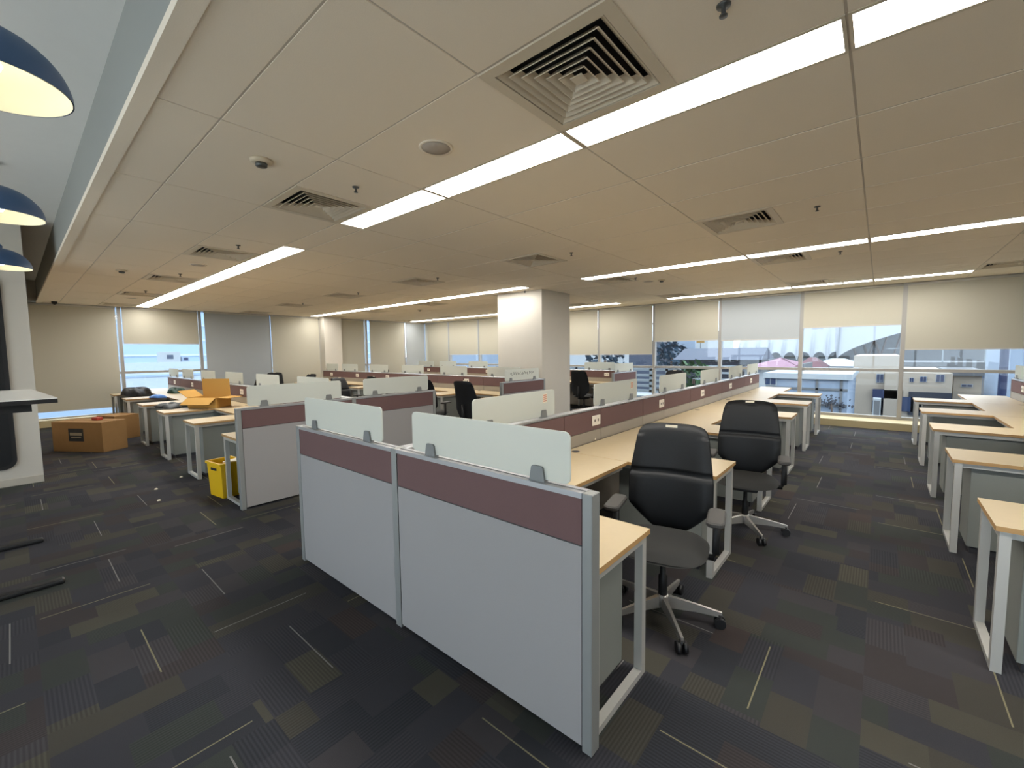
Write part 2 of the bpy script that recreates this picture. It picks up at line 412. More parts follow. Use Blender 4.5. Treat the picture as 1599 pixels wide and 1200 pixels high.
# sprinklers, detectors, speakers
def make_sprinkler():
    o = empty('fire_sprinkler', cat='sprinkler', label='x')
    MB().lathe([(.0, 0), (.026, 0), (.024, -.006), (.008, -.009), (.008, -.036), (0, -.036)], 14).build('body', 'spr', o)
    MB().lathe([(0, -.035), (.015, -.036), (.015, -.04), (0, -.04)], 12).build('deflector', 'spr', o); return o
ps = make_sprinkler(); first = True
spr = [(-.49, 1.8, 'beside the nearest air vent at the top edge'), (-3.09, 1.8, 'just left of the nearest bright light row'), (-5.69, 1.8, 'above the right end of the left light row'), (-8.29, 1.8, 'second along the left light row'), (-10.9, 1.8, 'third along the left light row'),
       (-.48, 4.8, 'right of the vent over the chairs'), (-3.08, 4.8, 'right of the vent before the column'), (-5.75, 4.8, 'right of the vent left of the column'), (-8.3, 4.8, 'beside the second vent left of the column'), (-10.9, 4.8, 'beside the third vent left of the column'),
       (-3.3, 7.2, 'behind the middle right-hand light row'), (-.45, 7.2, 'behind the middle light row on the right'), (-5.7, 7.1, 'in front of the white column'), (-2.9, 10.6, 'near the rear window blinds'), (-.6, 10.6, 'near the rear blinds on the right')]
for x, y, t in spr:
    lab = 'small metal fire sprinkler head ' + t
    if first: ps.location = (x, y, ZC); ps['label'] = lab; o = ps; first = False
    else: o = clone(ps, (x, y, ZC), 0, lab)
    o['group'] = 'ceiling sprinklers'
def make_det():
    o = empty('smoke_detector', cat='smoke detector', label='x')
    MB().lathe([(0, 0), (.066, 0), (.066, -.014), (.05, -.022), (0, -.022)], 22).build('base', 'detector', o)
    MB().lathe([(0, -.022), (.036, -.022), (.034, -.042), (.02, -.048), (0, -.048)], 18).build('sensor_head', 'spr', o); return o
pd = make_det(); first = True
for x, y, t in [(-3.12, 1.15, 'on the tile above the left desks'), (-8.51, 1.15, 'far left near the blinds'), (-3.05, 7.74, 'right of the column'), (-10.3, 7.9, 'left of the column near its top')]:
    lab = 'round cream smoke detector ' + t
    if first: pd.location = (x, y, ZC); pd['label'] = lab; first = False; o = pd
    else: o = clone(pd, (x, y, ZC), 0, lab)
    o['group'] = 'smoke detectors'
def make_spk():
    o = empty('ceiling_speaker', cat='speaker', label='x')
    MB().lathe([(.088, .0), (.105, 0), (.103, -.008), (.088, -.006)], 32).build('rim', 'ceil_tile', o)
    MB().lathe([(0, -.005), (.089, -.005), (.089, .0)], 32).build('grille', 'speaker', o); return o
pk = make_spk(); first = True
for x, y, t in [(-2.14, 1.8, 'large in view beside the nearest bright light row'), (-7.3, 1.8, 'between the vents over the left desks'), (-12.4, 1.8, 'far left among the small vents'), (-3.3, 7.75, 'behind the middle right-hand light row')]:
    lab = 'round grey ceiling speaker ' + t
    if first: pk.location = (x, y, ZC); pk['label'] = lab; first = False; o = pk
    else: o = clone(pk, (x, y, ZC), 0, lab)
    o['group'] = 'ceiling speakers'
o = empty('security_camera', at_x(85, 474, XL+.5), label='tiny dark dome camera high on the far left blind', cat='camera')
MB().lathe([(0, .06), (.05, .06), (.05, .02), (.04, -.01), (0, -.035)], 14).build('dome', 'black', o); bx(-.06, .06, -.05, .05, .06, .1).build('mount', 'cab_dark', o)

# ------------------------------------------------------------------ column
cl = empty('column', kind='structure', label='square white column standing among the benches', cat=None)
bx(-6.5, -5.28, 7.12, 8.16, 0, ZC+.02).build('shaft', 'wall', cl); bx(-6.51, -5.27, 7.11, 8.17, 0, .08).build('base_trim', 'baseboard', cl)

# ------------------------------------------------------------------ windows and blinds
MP = 1.70; mx_ = [.335+MP*k for k in range(3, -11, -1)]; mx_ = sorted(x for x in mx_ if XL-.1 < x < XR)
nw = 0
def window_back(x0, x1):
    global nw; nw += 1
    o = empty('window_%d' % nw, (0, 0, 0), label='tall window bay with metal frame, number %d along the glazing' % nw, kind='structure')
    for x in ((x0, x1) if x1 > XR-.1 else (x0,)): bx(x-.035, x+.035, YB-.06, YB+.06, .14, ZC).build('mullion', 'mullion', o)
    bx(x0+.035, x1-.035, YB-.03, YB+.05, 1.12, 1.18).build('transom', 'mullion', o)
    bx(x0+.035, x1-.035, YB-.03, YB+.05, .14, .2).build('bottom_rail', 'mullion', o)
    for z0, z1 in ((.2, 1.12), (1.18, ZC)): bx(x0+.035, x1-.035, YB+.005, YB+.015, z0, z1).build('pane', 'glass', o)
def window_left(y0, y1):
    global nw; nw += 1
    o = empty('window_%d' % nw, (0, 0, 0), label='tall window bay with metal frame, number %d along the glazing' % nw, kind='structure')
    for y in ((y0, y1) if abs(y1-7.0) < .01 else (y0,)): bx(XL-.06, XL+.05, y-.035, y+.035, .16, ZC).build('mullion', 'mullion', o)
    bx(XL-.05, XL+.03, y0+.035, y1-.035, 1.17, 1.23).build('transom', 'mullion', o)
    bx(XL-.05, XL+.03, y0+.035, y1-.035, .16, .19).build('bottom_rail', 'mullion', o)
    for z0, z1 in ((.19, 1.17), (1.23, ZC)): bx(XL-.015, XL-.005, y0+.035, y1-.035, z0, z1).build('pane', 'glass', o)
xs = [XL+.02]+[x for x in mx_ if x > XL+.1]+[XR]
for a, b in zip(xs[:-1], xs[1:]): window_back(a, b)
ysl = [.1, 1.87, 3.58, 5.4, 7.0]
for a, b in zip(ysl[:-1], ysl[1:]): window_left(a, b)
ysr = [7.62, 8.8, 10.5, YB]
for a, b in zip(ysr[:-1], ysr[1:]): window_left(a, b)
def blind(axis, a, b, zb, m, label, off=.08):
    o = empty('roller_blind', (0, 0, 0), label=label, cat='roller blind', group='roller blinds')
    if axis == 'x':
        o.location = ((a+b)/2, YB-off, ZC); rz = 0
    else:
        o.location = (XL+off, (a+b)/2, ZC); rz = PI/2
    o.rotation_euler = (0, 0, rz); h = (b-a)/2
    bx(-h, h, -.002, .002, zb-ZC, -.03).build('fabric', m, o)
    bx(-h, h, -.008, .008, zb-ZC-.025, zb-ZC).build('bottom_bar', 'blind_bar', o)
    MB().tube([(-h, 0, -.03), (h, 0, -.03)], .028, 10).build('roller', 'blind_bar', o)
g_ = .035
bl = {.33: (1.58, 'blind_cream', 'cream roller blind at the far right, half lowered over the window'),
      -1.312: (2.07, 'blind_cream', 'cream roller blind raised highest, above the white membrane roof view'),
      -2.954: (1.84, 'blind_grey', 'pale grey roller blind, second bay left of the raised one'),
      -4.596: (1.86, 'blind_cream', 'cream roller blind with its bottom just above the orange sign outside'),
      -6.238: (1.52, 'blind_cream', 'cream roller blind in the bay nearest the column on its right'),
      -7.88: (1.52, 'blind_cream', 'cream roller blind partly hidden by the right edge of the column'),
      -9.522: (.9, 'blind_cream', 'cream roller blind mostly hidden behind the column'),
      -11.164: (1.55, 'blind_cream', 'cream roller blind just left of the column, ending above a strip window'),
      -12.806: (1.55, 'blind_cream', 'cream roller blind second left of the column, above the strip window'),
      1.972: (1.58, 'blind_cream', 'cream roller blind at the right beyond the picture edge'),
      -14.448: (.95, 'blind_cream', 'cream roller blind lowered at the rear left corner')}
for a, b in zip(xs[:-1], xs[1:]):
    for k, (zb, mm, lab) in bl.items():
        kk = .335+(k-.33)/1.642*MP
        if abs(kk-a) < .3:
            blind('x', a+g_, b-g_, CAM_H+(zb-CAM_H)*1.026, mm, lab)
blind('y', .2, 1.80, .36, 'blind_cream', 'wide cream roller blind lowered to the floor at the far left')
blind('y', 1.92, 3.52, 1.96, 'blind_cream', 'cream roller blind raised over the far left open window')
blind('y', 3.66, 5.36, .3, 'blind_grey', 'blue-grey roller blind lowered fully beside the far left open window', .16)
blind('y', 5.44, 6.98, .3, 'blind_cream', 'cream roller blind fully lowered left of the white pilaster')
blind('y', 7.64, 8.68, .3, 'blind_cream', 'narrow cream roller blind right of the white pilaster')
blind('y', 8.92, 10.46, .3, 'blind_cream', 'cream roller blind right of the thin bright window gap')
blind('y', 10.54, 11.5, 1.0, 'blind_grey', 'narrow grey roller blind in the far rear corner')

# ------------------------------------------------------------------ bench furniture (local frame: y along the bench, x across it)
MOD = 1.64; ZT = .74; ZP = 1.065; Y0 = .06       # first return starts at y = Y0
def make_desk(s):          # s=+1 returns stick out to +x, s=-1 to -x ; origin at floor, spine line, module start
    o = empty('office_desk', cat='desk', label='x')
    poly = [(s*.04, 0), (s*1.28, 0), (s*1.28, .52), (s*.63, .52), (s*.63, MOD-.004), (s*.04, MOD-.004)]
    if s < 0: poly = poly[::-1]
    t = MB().prism(poly, ZT-.025, ZT).build('worktop', 'wood', o)
    t.data.materials.append(M['wood_edge'])
    for p in t.data.polygons:
        if abs(p.normal.z) < .5: p.material_index = 1
    fr = MB(); X0, X1 = sorted((s*1.225, s*1.265)); b = .03
    z1 = ZT-.027
    fr.box(X0, X1, .008, .008+b+.012, 0, z1); fr.box(X0, X1, .512-b-.012, .512, 0, z1)
    fr.box(X0, X1, .05, .47, 0, .03); fr.box(X0, X1, .05, .47, z1-.035, z1)
    fr.build('leg_frame', 'frame', o)
    bm_ = MB(); X0, X1 = sorted((s*.1, s*1.225)); bm_.box(X0, X1, .03, .06, z1-.035, z1)
    X0, X1 = sorted((s*.56, s*.6)); bm_.box(X0, X1, .06, MOD-.03, z1-.035, z1); bm_.build('support_beam', 'frame', o)
    X0, X1 = sorted((s*.05, s*.09)); bx(X0, X1, .03, .07, 0, z1).build('rear_leg', 'frame', o)
    c = MB().lathe([(0, .0015), (.034, .0015), (.036, 0), (.036, -.002)], 14, (s*.12, .05, ZT)); c.build('cable_grommet', 'cab_dark', o)
    return o
def make_cab(s):
    o = empty('storage_cabinet', cat='cabinet', label='x')
    X0, X1 = sorted((s*.52, s*1.17))
    bx(X0, X1, .075, .45, .05, ZT-.04).build('body', 'cab', o, bevel=.003)
    bx(X0+.02, X1-.02, .09, .43, 0, .05).build('plinth', 'cab_dark', o)
    dy = .45
    d = bx(X0+.008, X1-.008, dy, dy+.018, .06, ZT-.05).build('door', 'cab', o, bevel=.003)
    xh = s*1.10
    MB().box(*sorted((xh, xh+s*.006)), dy+.018, dy+.06, .14, .42).box(*sorted((xh-s*.03, xh)), dy+.018, dy+.022, .14, .42).build('handle', 'alu', d)
    return o
def make_screen(L_):
    o = empty('glass_screen', cat='glass screen', label='x')    # along local y, centred, bottom at z=0
    MB().prism(rrect(-L_/2, L_/2, .012, .225, .028), -.004, .004, 'x').build('pane', 'frost', o)
    for yy in (-L_/2+.16, L_/2-.16):
        MB().prism([(yy-.042, -.006), (yy+.042, -.006), (yy+.03, .06), (yy+.024, .066), (yy-.024, .066), (yy-.03, .06)], -.014, .014, 'x').build('clamp', 'clamp', o)
    return o
DESK = {1: make_desk(1), -1: make_desk(-1)}; CAB = {1: make_cab(1), -1: make_cab(-1)}
SCR = {.97: make_screen(.97), 1.03: make_screen(1.03)}
fresh = set()
def put(proto, loc, rz, label, group):
    if id(proto) not in fresh:
        fresh.add(id(proto)); proto.location = loc; proto.rotation_euler = (0, 0, rz); proto['label'] = label; proto['group'] = group; return proto
    return clone(proto, loc, rz, label, group=group)
spine_mesh = {}
def shared(key, fn, parent, loc):
    if key not in spine_mesh:
        o = fn(); spine_mesh[key] = o
    else:
        o = spine_mesh[key].copy(); COL.objects.link(o)
    o.parent = parent; o.location = loc; return o
def bench(ox, oy, rz, name, sides, n0, n, endpanel, short, vis_side=1, skip={}, slen=None, screens=None, outlets=True):
    """n0: first module index present; n: number of modules; endpanel: which halves"""
    ca, sa = math.cos(rz), math.sin(rz)
    def W(x, y, z=0): return (ox+ca*x-sa*y, oy+sa*x+ca*y, z)
    L0 = Y0+n0*MOD-(.0 if n0 else 0); L1 = Y0+n*MOD-.12 if slen is None else slen
    # spine
    sp = empty('desk_partition', W(0, 0), rz, 'long low mauve partition running along %s' % name, 'partition', 'long desk partitions')
    bx(-.025, .025, L0, L1, .02, ZP-.02).build('core', 'band', sp)
    bx(-.036, .036, L0-.002, L1+.003, ZP-.02, ZP).build('top_trim', 'alu', sp, bevel=.004)
    bx(-.036, .036, L1, L1+.02, .02, ZP-.02).build('end_post', 'post', sp)
    for k in range(n0, n):
        for (u0, u1) in ((0, .65), (.65, 1.64)):
            a = Y0+k*MOD+u0; b = min(Y0+k*MOD+u1, L1)
            if b-a < .1: continue
            ln = round(b-a, 3)
            for s in sides:
                shared(('t', ln, s), lambda: bx(*sorted((s*.025, s*.035)), .004, ln-.004, .855, ZP-.024).build('fabric_tile', 'mauve'), sp, (0, a, 0))
                shared(('b', ln, s), lambda: bx(*sorted((s*.025, s*.033)), .004, ln-.004, ZT+.004, .848).build('lower_band', 'band'), sp, (0, a, 0))
        if outlets:
            for s in sides:
                q = shared(('o', s), lambda: bx(*sorted((s*.034, s*.043)), -.075, .075, .895, .99).build('power_outlet', 'outlet', bevel=.002), sp, (0, Y0+k*MOD+(.55 if k else .8), 0))
                if ('os', s) not in spine_mesh:
                    spine_mesh[('os', s)] = 1
                    for yy in (-.03, .03): bx(*sorted((s*.043, s*.0445)), yy-.012, yy+.012, .93, .955).build('socket', 'outlet_dark', q)
                elif not q.children:
                    for ch in spine_mesh[('o', s)].children:
                        c = ch.copy(); COL.objects.link(c); c.parent = q
    # end panel
    if endpanel:
        lo, hi = endpanel
        ep = empty('end_partition', W(0, 0), rz, 'end partition of %s, mauve band over pale grey' % name, 'partition', 'end partitions')
        pw = 1.295
        edges = []
        if lo: edges.append((-pw, -.025 if True else 0))
        if hi: edges.append((.025, pw))
        for (a, b) in edges:
            a2, b2 = (a+.045, b) if a < -.5 else (a, b-.045)
            bx(a2+.004, b2-.004, -.0, .05, .855, ZP-.024).build('fabric_panel', 'mauve', ep)
            bx(a2+.004, b2-.004, -.0, .05, .02, .849).build('lower_panel', 'panel_grey', ep)
            bx(a2, b2, .008, .045, .03, ZP-.02).build('panel_core', 'cab_dark', ep)
            pe = (a, a+.045) if a < -.5 else (b-.045, b)
            bx(pe[0], pe[1], -.004, .056, 0, ZP).build('post', 'post', ep, bevel=.003)
            bx(a2, b2, -.006, .02, ZP-.022, ZP).build('top_trim', 'alu', ep); bx(a2, b2, .032, .057, ZP-.022, ZP).build('top_trim', 'alu', ep); bx(a2, b2, .02, .032, ZP-.022, ZP-.01).build('trim_groove', 'frame', ep)
        if not lo: bx(-.025, .025, -.004, .056, 0, ZP).build('post', 'post', ep)
        else: bx(-.025, .025, -.004, .056, 0, ZP).build('post', 'post', ep)
        for (a, b) in edges:
            c = (.665 if a > -.5 else -.665)
            sd = ('farther' if (c > 0) == (abs(rz) > 1) else 'nearer') if len(edges) > 1 else ''
            if abs(rz) < .1: sd = 'right' if c > 0 else 'left'
            put(SCR[1.03], W(c, .026, ZP-.001), rz+PI/2, 'frosted glass screen on the %s%s end partition of %s' % (sd+' half of the ' if sd else '', '', name) , 'frosted screens on end partitions')
    # screens along the spine
    for k in range(n0, n):
        c = Y0+k*MOD+.57+.485
        if c+.5 > L1+.06: c = L1-.5
        if screens is not None and k not in screens: continue
        put(SCR[.97], W(0, c, ZP-.001), rz, 'frosted glass screen, %s from the %s along %s' % (ORD[k-n0], 'near end' if abs(rz) < .1 else 'end partition', name), 'frosted screens along the spines')
    # desks and cabinets
    for s in sides:
        sdn = {('A', 1): 'right side of ', ('A', -1): 'left side of ', ('B', 1): 'rear side of ', ('B', -1): 'front side of '}[('A' if abs(rz) < .1 else 'B', s)] if len(sides) > 1 else ''
        for k in range(n0, n):
            if (s, k) in skip: continue
            yk = Y0+k*MOD
            nm = '%s from %s, %s%s' % (ORD[k-n0], 'near end' if abs(rz) < .1 else 'its end', sdn, name)
            put(DESK[s], W(0, yk), rz, 'pale wood desk, ' + nm, 'desks of the benches')
            put(CAB[s], W(0, yk), rz, 'grey cabinet under desk, ' + nm, 'cabinets under the desks')
bench(-2.10, 1.40, 0, 'the nearest bench', (1, -1), 0, 6, (1, 1), 'A', slen=9.62)
bench(-4.97, 2.76, PI/2, 'the left bench', (1, -1), 0, 6, (1, 1), 'B1', slen=9.55)
bench(-5.16, 7.03, PI/2, 'the bench before the column', (1, -1), 0, 6, (1, 0), 'B2', skip={(1, 0)}, slen=9.4)
bench(-4.99, 10.98, PI/2, 'the rear window bench', (-1,), 0, 6, (1, 0), 'B3', slen=9.5)
bench(1.74, 1.36, 0, 'the right bench', (-1,), 1, 6, None, 'C', slen=9.62)

# ------------------------------------------------------------------ chairs
def make_chair():
    o = empty('office_chair', cat='chair', label='x')      # faces local -y, base hub at origin
    # star base
    b = MB()
    arms = []
    hub = MB().lathe([(0, .145), (.032, .145), (.036, .13), (.036, .075), (.02, .07), (0, .07)], 18).build('base_hub', 'chrome', o)
    for k in range(5):
        a = 2*PI*k/5+R(9)
        c, s_ = math.cos(a), math.sin(a)
        def P(r, t, z): return (c*r-s_*t, s_*r+c*t, z)
        vs = []
        for r, hw, z0, z1 in ((.02, .013, .068, .142), (.18, .0085, .07, .118), (.325, .0075, .062, .09)):
            vs += [P(r, -hw, z0), P(r, hw, z0), P(r, hw, z1), P(r, -hw, z1)]
        arm = MB().add(vs, [(i*4+j, i*4+(j+1) % 4, (i+1)*4+(j+1) % 4, (i+1)*4+j) for i in range(2) for j in range(4)]+[(0, 3, 2, 1), (8, 9, 10, 11)]).build('base_arm', 'chrome', hub)
        cs = MB(); px, py = c*.315, s_*.315
        for t in (-.018, .018):
            q = (px-s_*t, py+c*t, .031); e = .011*(1 if t > 0 else -1)
            cs.tube([(q[0]-s_*-.010, q[1]+c*-.010, .031), (q[0]-s_*.010, q[1]+c*.010, .031)], .031, 12)
        cs.tube([(px, py, .03), (px, py, .075)], .012, 8); cs.build('caster', 'caster', o)
    MB().tube([(0, 0, .1), (0, 0, .26), (0, 0, .27), (0, 0, .40)], [.026, .026, .017, .017], 14).build('gas_lift', 'black', o)
    # mechanism + seat
    bx(-.1, .1, -.14, .16, .385, .43).build('tilt_mechanism', 'black', o, bevel=.01)
    def seat(u, v):
        x = (u-.5)*2; y = (v-.5)*2
        r = (abs(x)**3.2+abs(y)**3.2)**(1/3.2); mxx = max(abs(x), abs(y), 1e-6); f = mxx/r if r > 1e-6 else 1
        return x*f*.25, y*f*.245
    def top(u, v):
        x, y = seat(u, v); e = max(abs((u-.5)*2), abs((v-.5)*2)); z = .505-.05*e**6-.012*(y < -.15)*((-y-.15)/.1)**2+.006*(x/.25)**2
        return (x, y-.02, z)
    def bot(u, v):
        x, y = seat(u, v); e = max(abs((u-.5)*2), abs((v-.5)*2)); return (x*.985, y*.985-.02, .425+.03*e**6)
    MB().grid(top, 14, 14).grid(bot, 14, 14).build('seat', 'seat_fab', o)
    # backrest: tapered shield with upper pad and lumbar pad
    def hw(v):
        if v < .26: return .06+.195*(v/.26)**.75
        if v < .5: return .255
        return .255-.045*((v-.5)/.5)
    zb, zt = .44, 1.13
    def yb(v, x): return .205+.085*v+.03*math.sin(v*PI*1.1)*-1+.05-.055*(abs(x)/.26)**2*1.1
    def face(off, sh):
        def fn(u, v):
            vv = v; w_ = hw(vv)
            rc_ = 1.0
            if v > .93: rc_ = 1-.10*((v-.93)/.07)**2
            x = (u*2-1)*w_*rc_*sh; z = zb+(zt-zb)*v - (.02*(abs(u*2-1)**4) if v > .9 else 0)
            e = max(abs(u*2-1)**8, (1-v)**14, v**30)
            pad = off
            if off < 0:
                g1 = math.exp(-((v-.56)/.018)**2); pad = off*(1-.55*g1-.75*e)
                if v < .56: pad -= .008*(1-e)
            else: pad = off*(1-e)
            return (x, yb(v, x)+pad, z)
        return fn
    MB().grid(face(-.045, .985), 16, 44).grid(face(.012, 1.0), 16, 44).build('backrest', 'leather', o)
    bx(-.035, .035, .245, .252, 1.118, 1.133).build('back_tag', 'putty', o)
    sp = MB().tube([(0, .12, .41), (0, .24, .42), (0, .30, .5), (0, .315, .72)], [.03, .03, .028, .02], 10); sp.build('back_support', 'black', o)
    for s in (-1, 1):
        a = MB().tube([(s*.2, .0, .43), (s*.27, .0, .43), (s*.285, .0, .46), (s*.285, .0, .66)], [.018, .02, .022, .02], 8); a.build('arm_post', 'black', o)
        pad = MB().prism(rrect(s*.283-.047, s*.283+.047, -.15, .11, .035, 4), .655, .685).build('arm_pad', 'armpad', o, bevel=.008)
    return o
ch = make_chair()
def chair(loc, rz, label, first=False):
    g_ = 'black office chairs'
    if id(ch) not in fresh:
        fresh.add(id(ch)); ch.location = loc; ch.rotation_euler = (0, 0, rz); ch['label'] = label; ch['group'] = g_; return
    c = clone(ch, loc, rz, label, group=g_)
    if loc[0] < -8: c.scale = (1, 1, .94)        # lowered seats at the back
chair((-.94, 2.47, 0), R(12), 'black leather office chair nearest the viewer, turned to face the viewer')
chair((-.86, 4.17, 0), R(8), 'black office chair just behind the nearest one beside the aisle')
chair((-5.42, 5.3, 0), R(184), 'black office chair at the bench before the column, beside its end partition')
chair((-5.75, 9.55, 0), R(184), 'black office chair right of the column at the rear window bench')
chair((-6.5, 5.25, 0), R(192), 'black office chair half hidden behind the left bench rear screen')
chair((-9.35, 5.05, 0), R(105), 'black office chair seen edge-on beyond the left bench')
chair((-9.35, 5.98, 0), R(180), 'black office chair whose top edge shows above the left bench screen')
chair((-12.1, 5.2, 0), R(10), 'black office chair of which only the top shows, before the pilaster blind')
chair((-12.85, 4.25, 0), R(-60), 'dark grey office chair on the rear side of the left bench')
chair((-14.1, 5.2, 0), R(60), 'black office chair farthest left before the cream blinds')
chair((-12.95, 8.1, 0), R(0), 'black office chair behind the middle bench near the pilaster')
chair((-11.2, 8.1, 0), R(20), 'black office chair behind the middle bench, small dark top showing')
chair((-11.42, 10.0, 0), R(180), 'black office chair at the rear window bench left of the strip window')
chair((-3.72, 10.15, 0), R(5), 'black office chair beyond the nearest bench before the rear windows')

# ------------------------------------------------------------------ boxes, bags, bin, small things
def carton(name, loc, rz, sx, sy, h, label, flaps=False, m='card'):
    o = empty(name, loc, rz, label, 'box')
    t = .006; b = MB()
    b.box(-sx/2, sx/2, -sy/2, -sy/2+t, 0, h).box(-sx/2, sx/2, sy/2-t, sy/2, 0, h).box(-sx/2, -sx/2+t, -sy/2+t, sy/2-t, 0, h).box(sx/2-t, sx/2, -sy/2+t, sy/2-t, 0, h).box(-sx/2, sx/2, -sy/2, sy/2, 0, t)
    b.build('body', m, o)
    return o
p0, p1 = at_z(84, 705, 0), at_z(162, 707, 0)
d = p1-p0; ang = math.atan2(d.y, d.x); ln = d.length
n = Vector((-d.y, d.x, 0)).normalized()
if n.x > 0: n = -n
c = (p0+p1)/2+n*.2
o = carton('cardboard_box', (c.x, c.y, 0), ang, ln, .4, .5, 'large worn cardboard box on the carpet at the far left')
fl = MB().box(-ln/2, ln/2, -.2, -.01, .5, .508).build('top_flap', 'card', o); MB().box(-ln/2, ln/2, .01, .2, .5, .508).build('top_flap', 'card', o)
yy = .2 if (Matrix.Rotation(ang, 3, 'Z') @ Vector((0, 1, 0))).dot(n) < 0 else -.2
def lab_(o, yy, x0, x1, z0, z1):
    s = 1 if yy > 0 else -1
    q = bx(x0, x1, *sorted((yy, yy+s*.002)), z0, z1).build('printed_label', 'ink', o)
    bx(x0+.03, x1-.03, *sorted((yy+s*.002, yy+s*.003)), z0+.1, z0+.15).build('print_line', 'ink_pale', q)
    bx(x0+.05, x1-.05, *sorted((yy+s*.002, yy+s*.003)), z0+.06, z0+.075).build('print_line', 'ink_pale', q)
lab_(o, yy, -.17, .13, .18, .40)
c2 = at_z(187, 684, 0)
o = carton('cardboard_box', (c2.x, c2.y, 0), R(24), .5, .42, .46, 'smaller cardboard box behind the large one, beside the left desks')
bx(-.25, .25, -.21, .21, .46, .468).build('top_flap', 'card', o)
lab_(o, -.211, -.02, .2, .14, .36)
tag(bx(-.07, .07, -.05, .05, 0, .05).build('red_pouch', 'red', None, bevel=.012, seg=2, loc=(c.x+.05, c.y+.1, .509), rot=(0, 0, .4)), 'small red pouch lying on the large cardboard box', 'pouch')
# open carton on the left bench
pc = at_z(342, 634, ZT); pc = Vector((-8.62, 2.16, ZT+.001))
o = carton('open_carton', pc, R(36), .50, .34, .17, 'open yellow-brown cardboard box with raised flaps on the left bench', m='card_in')
def flap(hx, hy, rx, L_, wd, ax):
    e = MB().box(-wd/2, wd/2, 0, L_, 0, .005).build('flap', 'card_in', o, loc=(hx, hy, .17)); e.rotation_euler = (rx, 0, ax)
flap(0, -.17, R(-32), .19, .5, PI); flap(0, .17, R(92), .30, .5, 0); flap(.25, 0, R(-2), .22, .34, -PI/2); flap(-.25, 0, R(35), .2, .34, PI/2)
# yellow bin under the first left desk
o = empty('yellow_bin', (-5.72, 1.55, 0), R(8), 'yellow plastic bin on the carpet under the first left desk', 'bin')
def hollow(b, x, y, x2, y2, h, t):
    vs = [(-x, -y, 0), (x, -y, 0), (x, y, 0), (-x, y, 0), (-x2, -y2, h), (x2, -y2, h), (x2, y2, h), (-x2, y2, h), (-x2+t, -y2+t, h), (x2-t, -y2+t, h), (x2-t, y2-t, h), (-x2+t, y2-t, h), (-x+t, -y+t, .01), (x-t, -y+t, .01), (x-t, y-t, .01), (-x+t, y-t, .01)]
    b.add(vs, [(3, 2, 1, 0)]+[(i, (i+1) % 4, (i+1) % 4+4, i+4) for i in range(4)]+[(i+4, (i+1) % 4+4, (i+1) % 4+8, i+8) for i in range(4)]+[(i+8, (i+1) % 4+8, (i+1) % 4+12, i+12) for i in range(4)]+[(12, 13, 14, 15)])
b = MB(); hollow(b, .15, .11, .17, .125, .4, .008); b.build('body', 'yellow', o)
r_ = MB()
for s in (-1, 1): r_.box(-.18, .18, s*.13-.008, s*.13+.008, .375, .4).box(s*.175-.008, s*.175+.008, -.13, .13, .375, .4)
r_.build('rim', 'yellow', o)
bx(-.06, .06, -.132, -.126, .31, .335).build('grip_slot', 'ink', o); bx(-.12, .12, -.09, .09, .3, .34).build('card_scraps', 'card', o)
bx(.1, .3, -.1, .1, .392, .398).build('paper_sheet', 'putty', o, rot=(0, R(-6), .4))
# soft bags on the desks
def blob(name, loc, rz, sx, sy, sz, m, label, cat, seed):
    o = empty(name, loc, rz, label, cat); rn = random.Random(seed); ph = [rn.uniform(0, 6.28) for _ in range(8)]
    def fn(u, v):
        a = u*2*PI; e = v*PI/2
        r = math.cos(e)**.55; k = 1+.13*math.sin(3*a+ph[0])+.09*math.sin(5*a+ph[1]+3*v)
        z = math.sin(e)**.8*(1+.22*math.sin(2*a+ph[2])*math.cos(e)+.12*math.sin(4*a+ph[3]))
        return (sx*r*k*math.cos(a), sy*r*k*math.sin(a), max(0, sz*z))
    MB().grid(fn, 36, 12).build('body', m, o)
    return o
b = blob('black_bag', (-12.95, 1.84, ZT+.001), R(-12), .46, .25, .15, 'bag_black', 'crumpled black bag on the farthest desks of the left bench', 'bag', 1)
MB().tube([(-.1, -.1, .13), (.05, -.18, .12), (.2, -.1, .12), (.25, .05, .1)], .012, 6).build('strap', 'bag_grey', b)
b = blob('green_bag', (-12.55, 2.5, ZT+.001), R(10), .3, .14, .12, 'bag_green', 'dark green cloth bundle on the left bench near the partition', 'cloth', 2)
bx(-.05, .06, -.02, .02, .06, .075).build('fold', 'bag_black', b)
b = blob('grey_bag', (-9.16, 1.72, ZT+.001), R(-6), .33, .17, .07, 'bag_grey', 'flat dark grey laptop bag on the left bench return', 'bag', 3)
MB().tube([(-.2, -.12, .03), (0, -.2, .04), (.2, -.12, .03)], .01, 6).build('handle', 'bag_black', b)
b = blob('blue_bag', (-11.5, 1.98, ZT+.001), R(20), .2, .1, .06, 'bag_blue', 'small shiny blue plastic bag between the left desks', 'bag', 4)
bx(-.06, .05, -.03, .03, .03, .05).build('fold', 'ink', b)
for i, (px, py, t) in enumerate([(916, 689, 'left'), (924.5, 688, 'right')]):
    q = at_z(px, py, ZT); o = empty('paper_ball', (q.x+.02, q.y, ZT), i, 'small %s crumpled white ball on the nearest desk top' % t, 'paper'); 
    MB().lathe([(0, 0), (.016, .004), (.024, .014), (.02, .028), (.008, .036), (0, .036)], 9).build('body', 'putty', o, smooth=False)
for x, y, t in [(-6.6, 1.05, 'tiny white paper scrap alone on the carpet left of the yellow bin'), (-6.05, .98, 'tiny white paper scrap on the carpet nearest the yellow bin'), (-7.0, 1.38, 'tiny white paper scrap on the carpet beside a left desk leg')]:
    tag(MB().lathe([(0, 0), (.02, .002), (.014, .012), (0, .016)], 6).build('paper_scrap', 'putty', None, loc=(x, y, .0), smooth=False), t, 'paper', 'paper scraps')
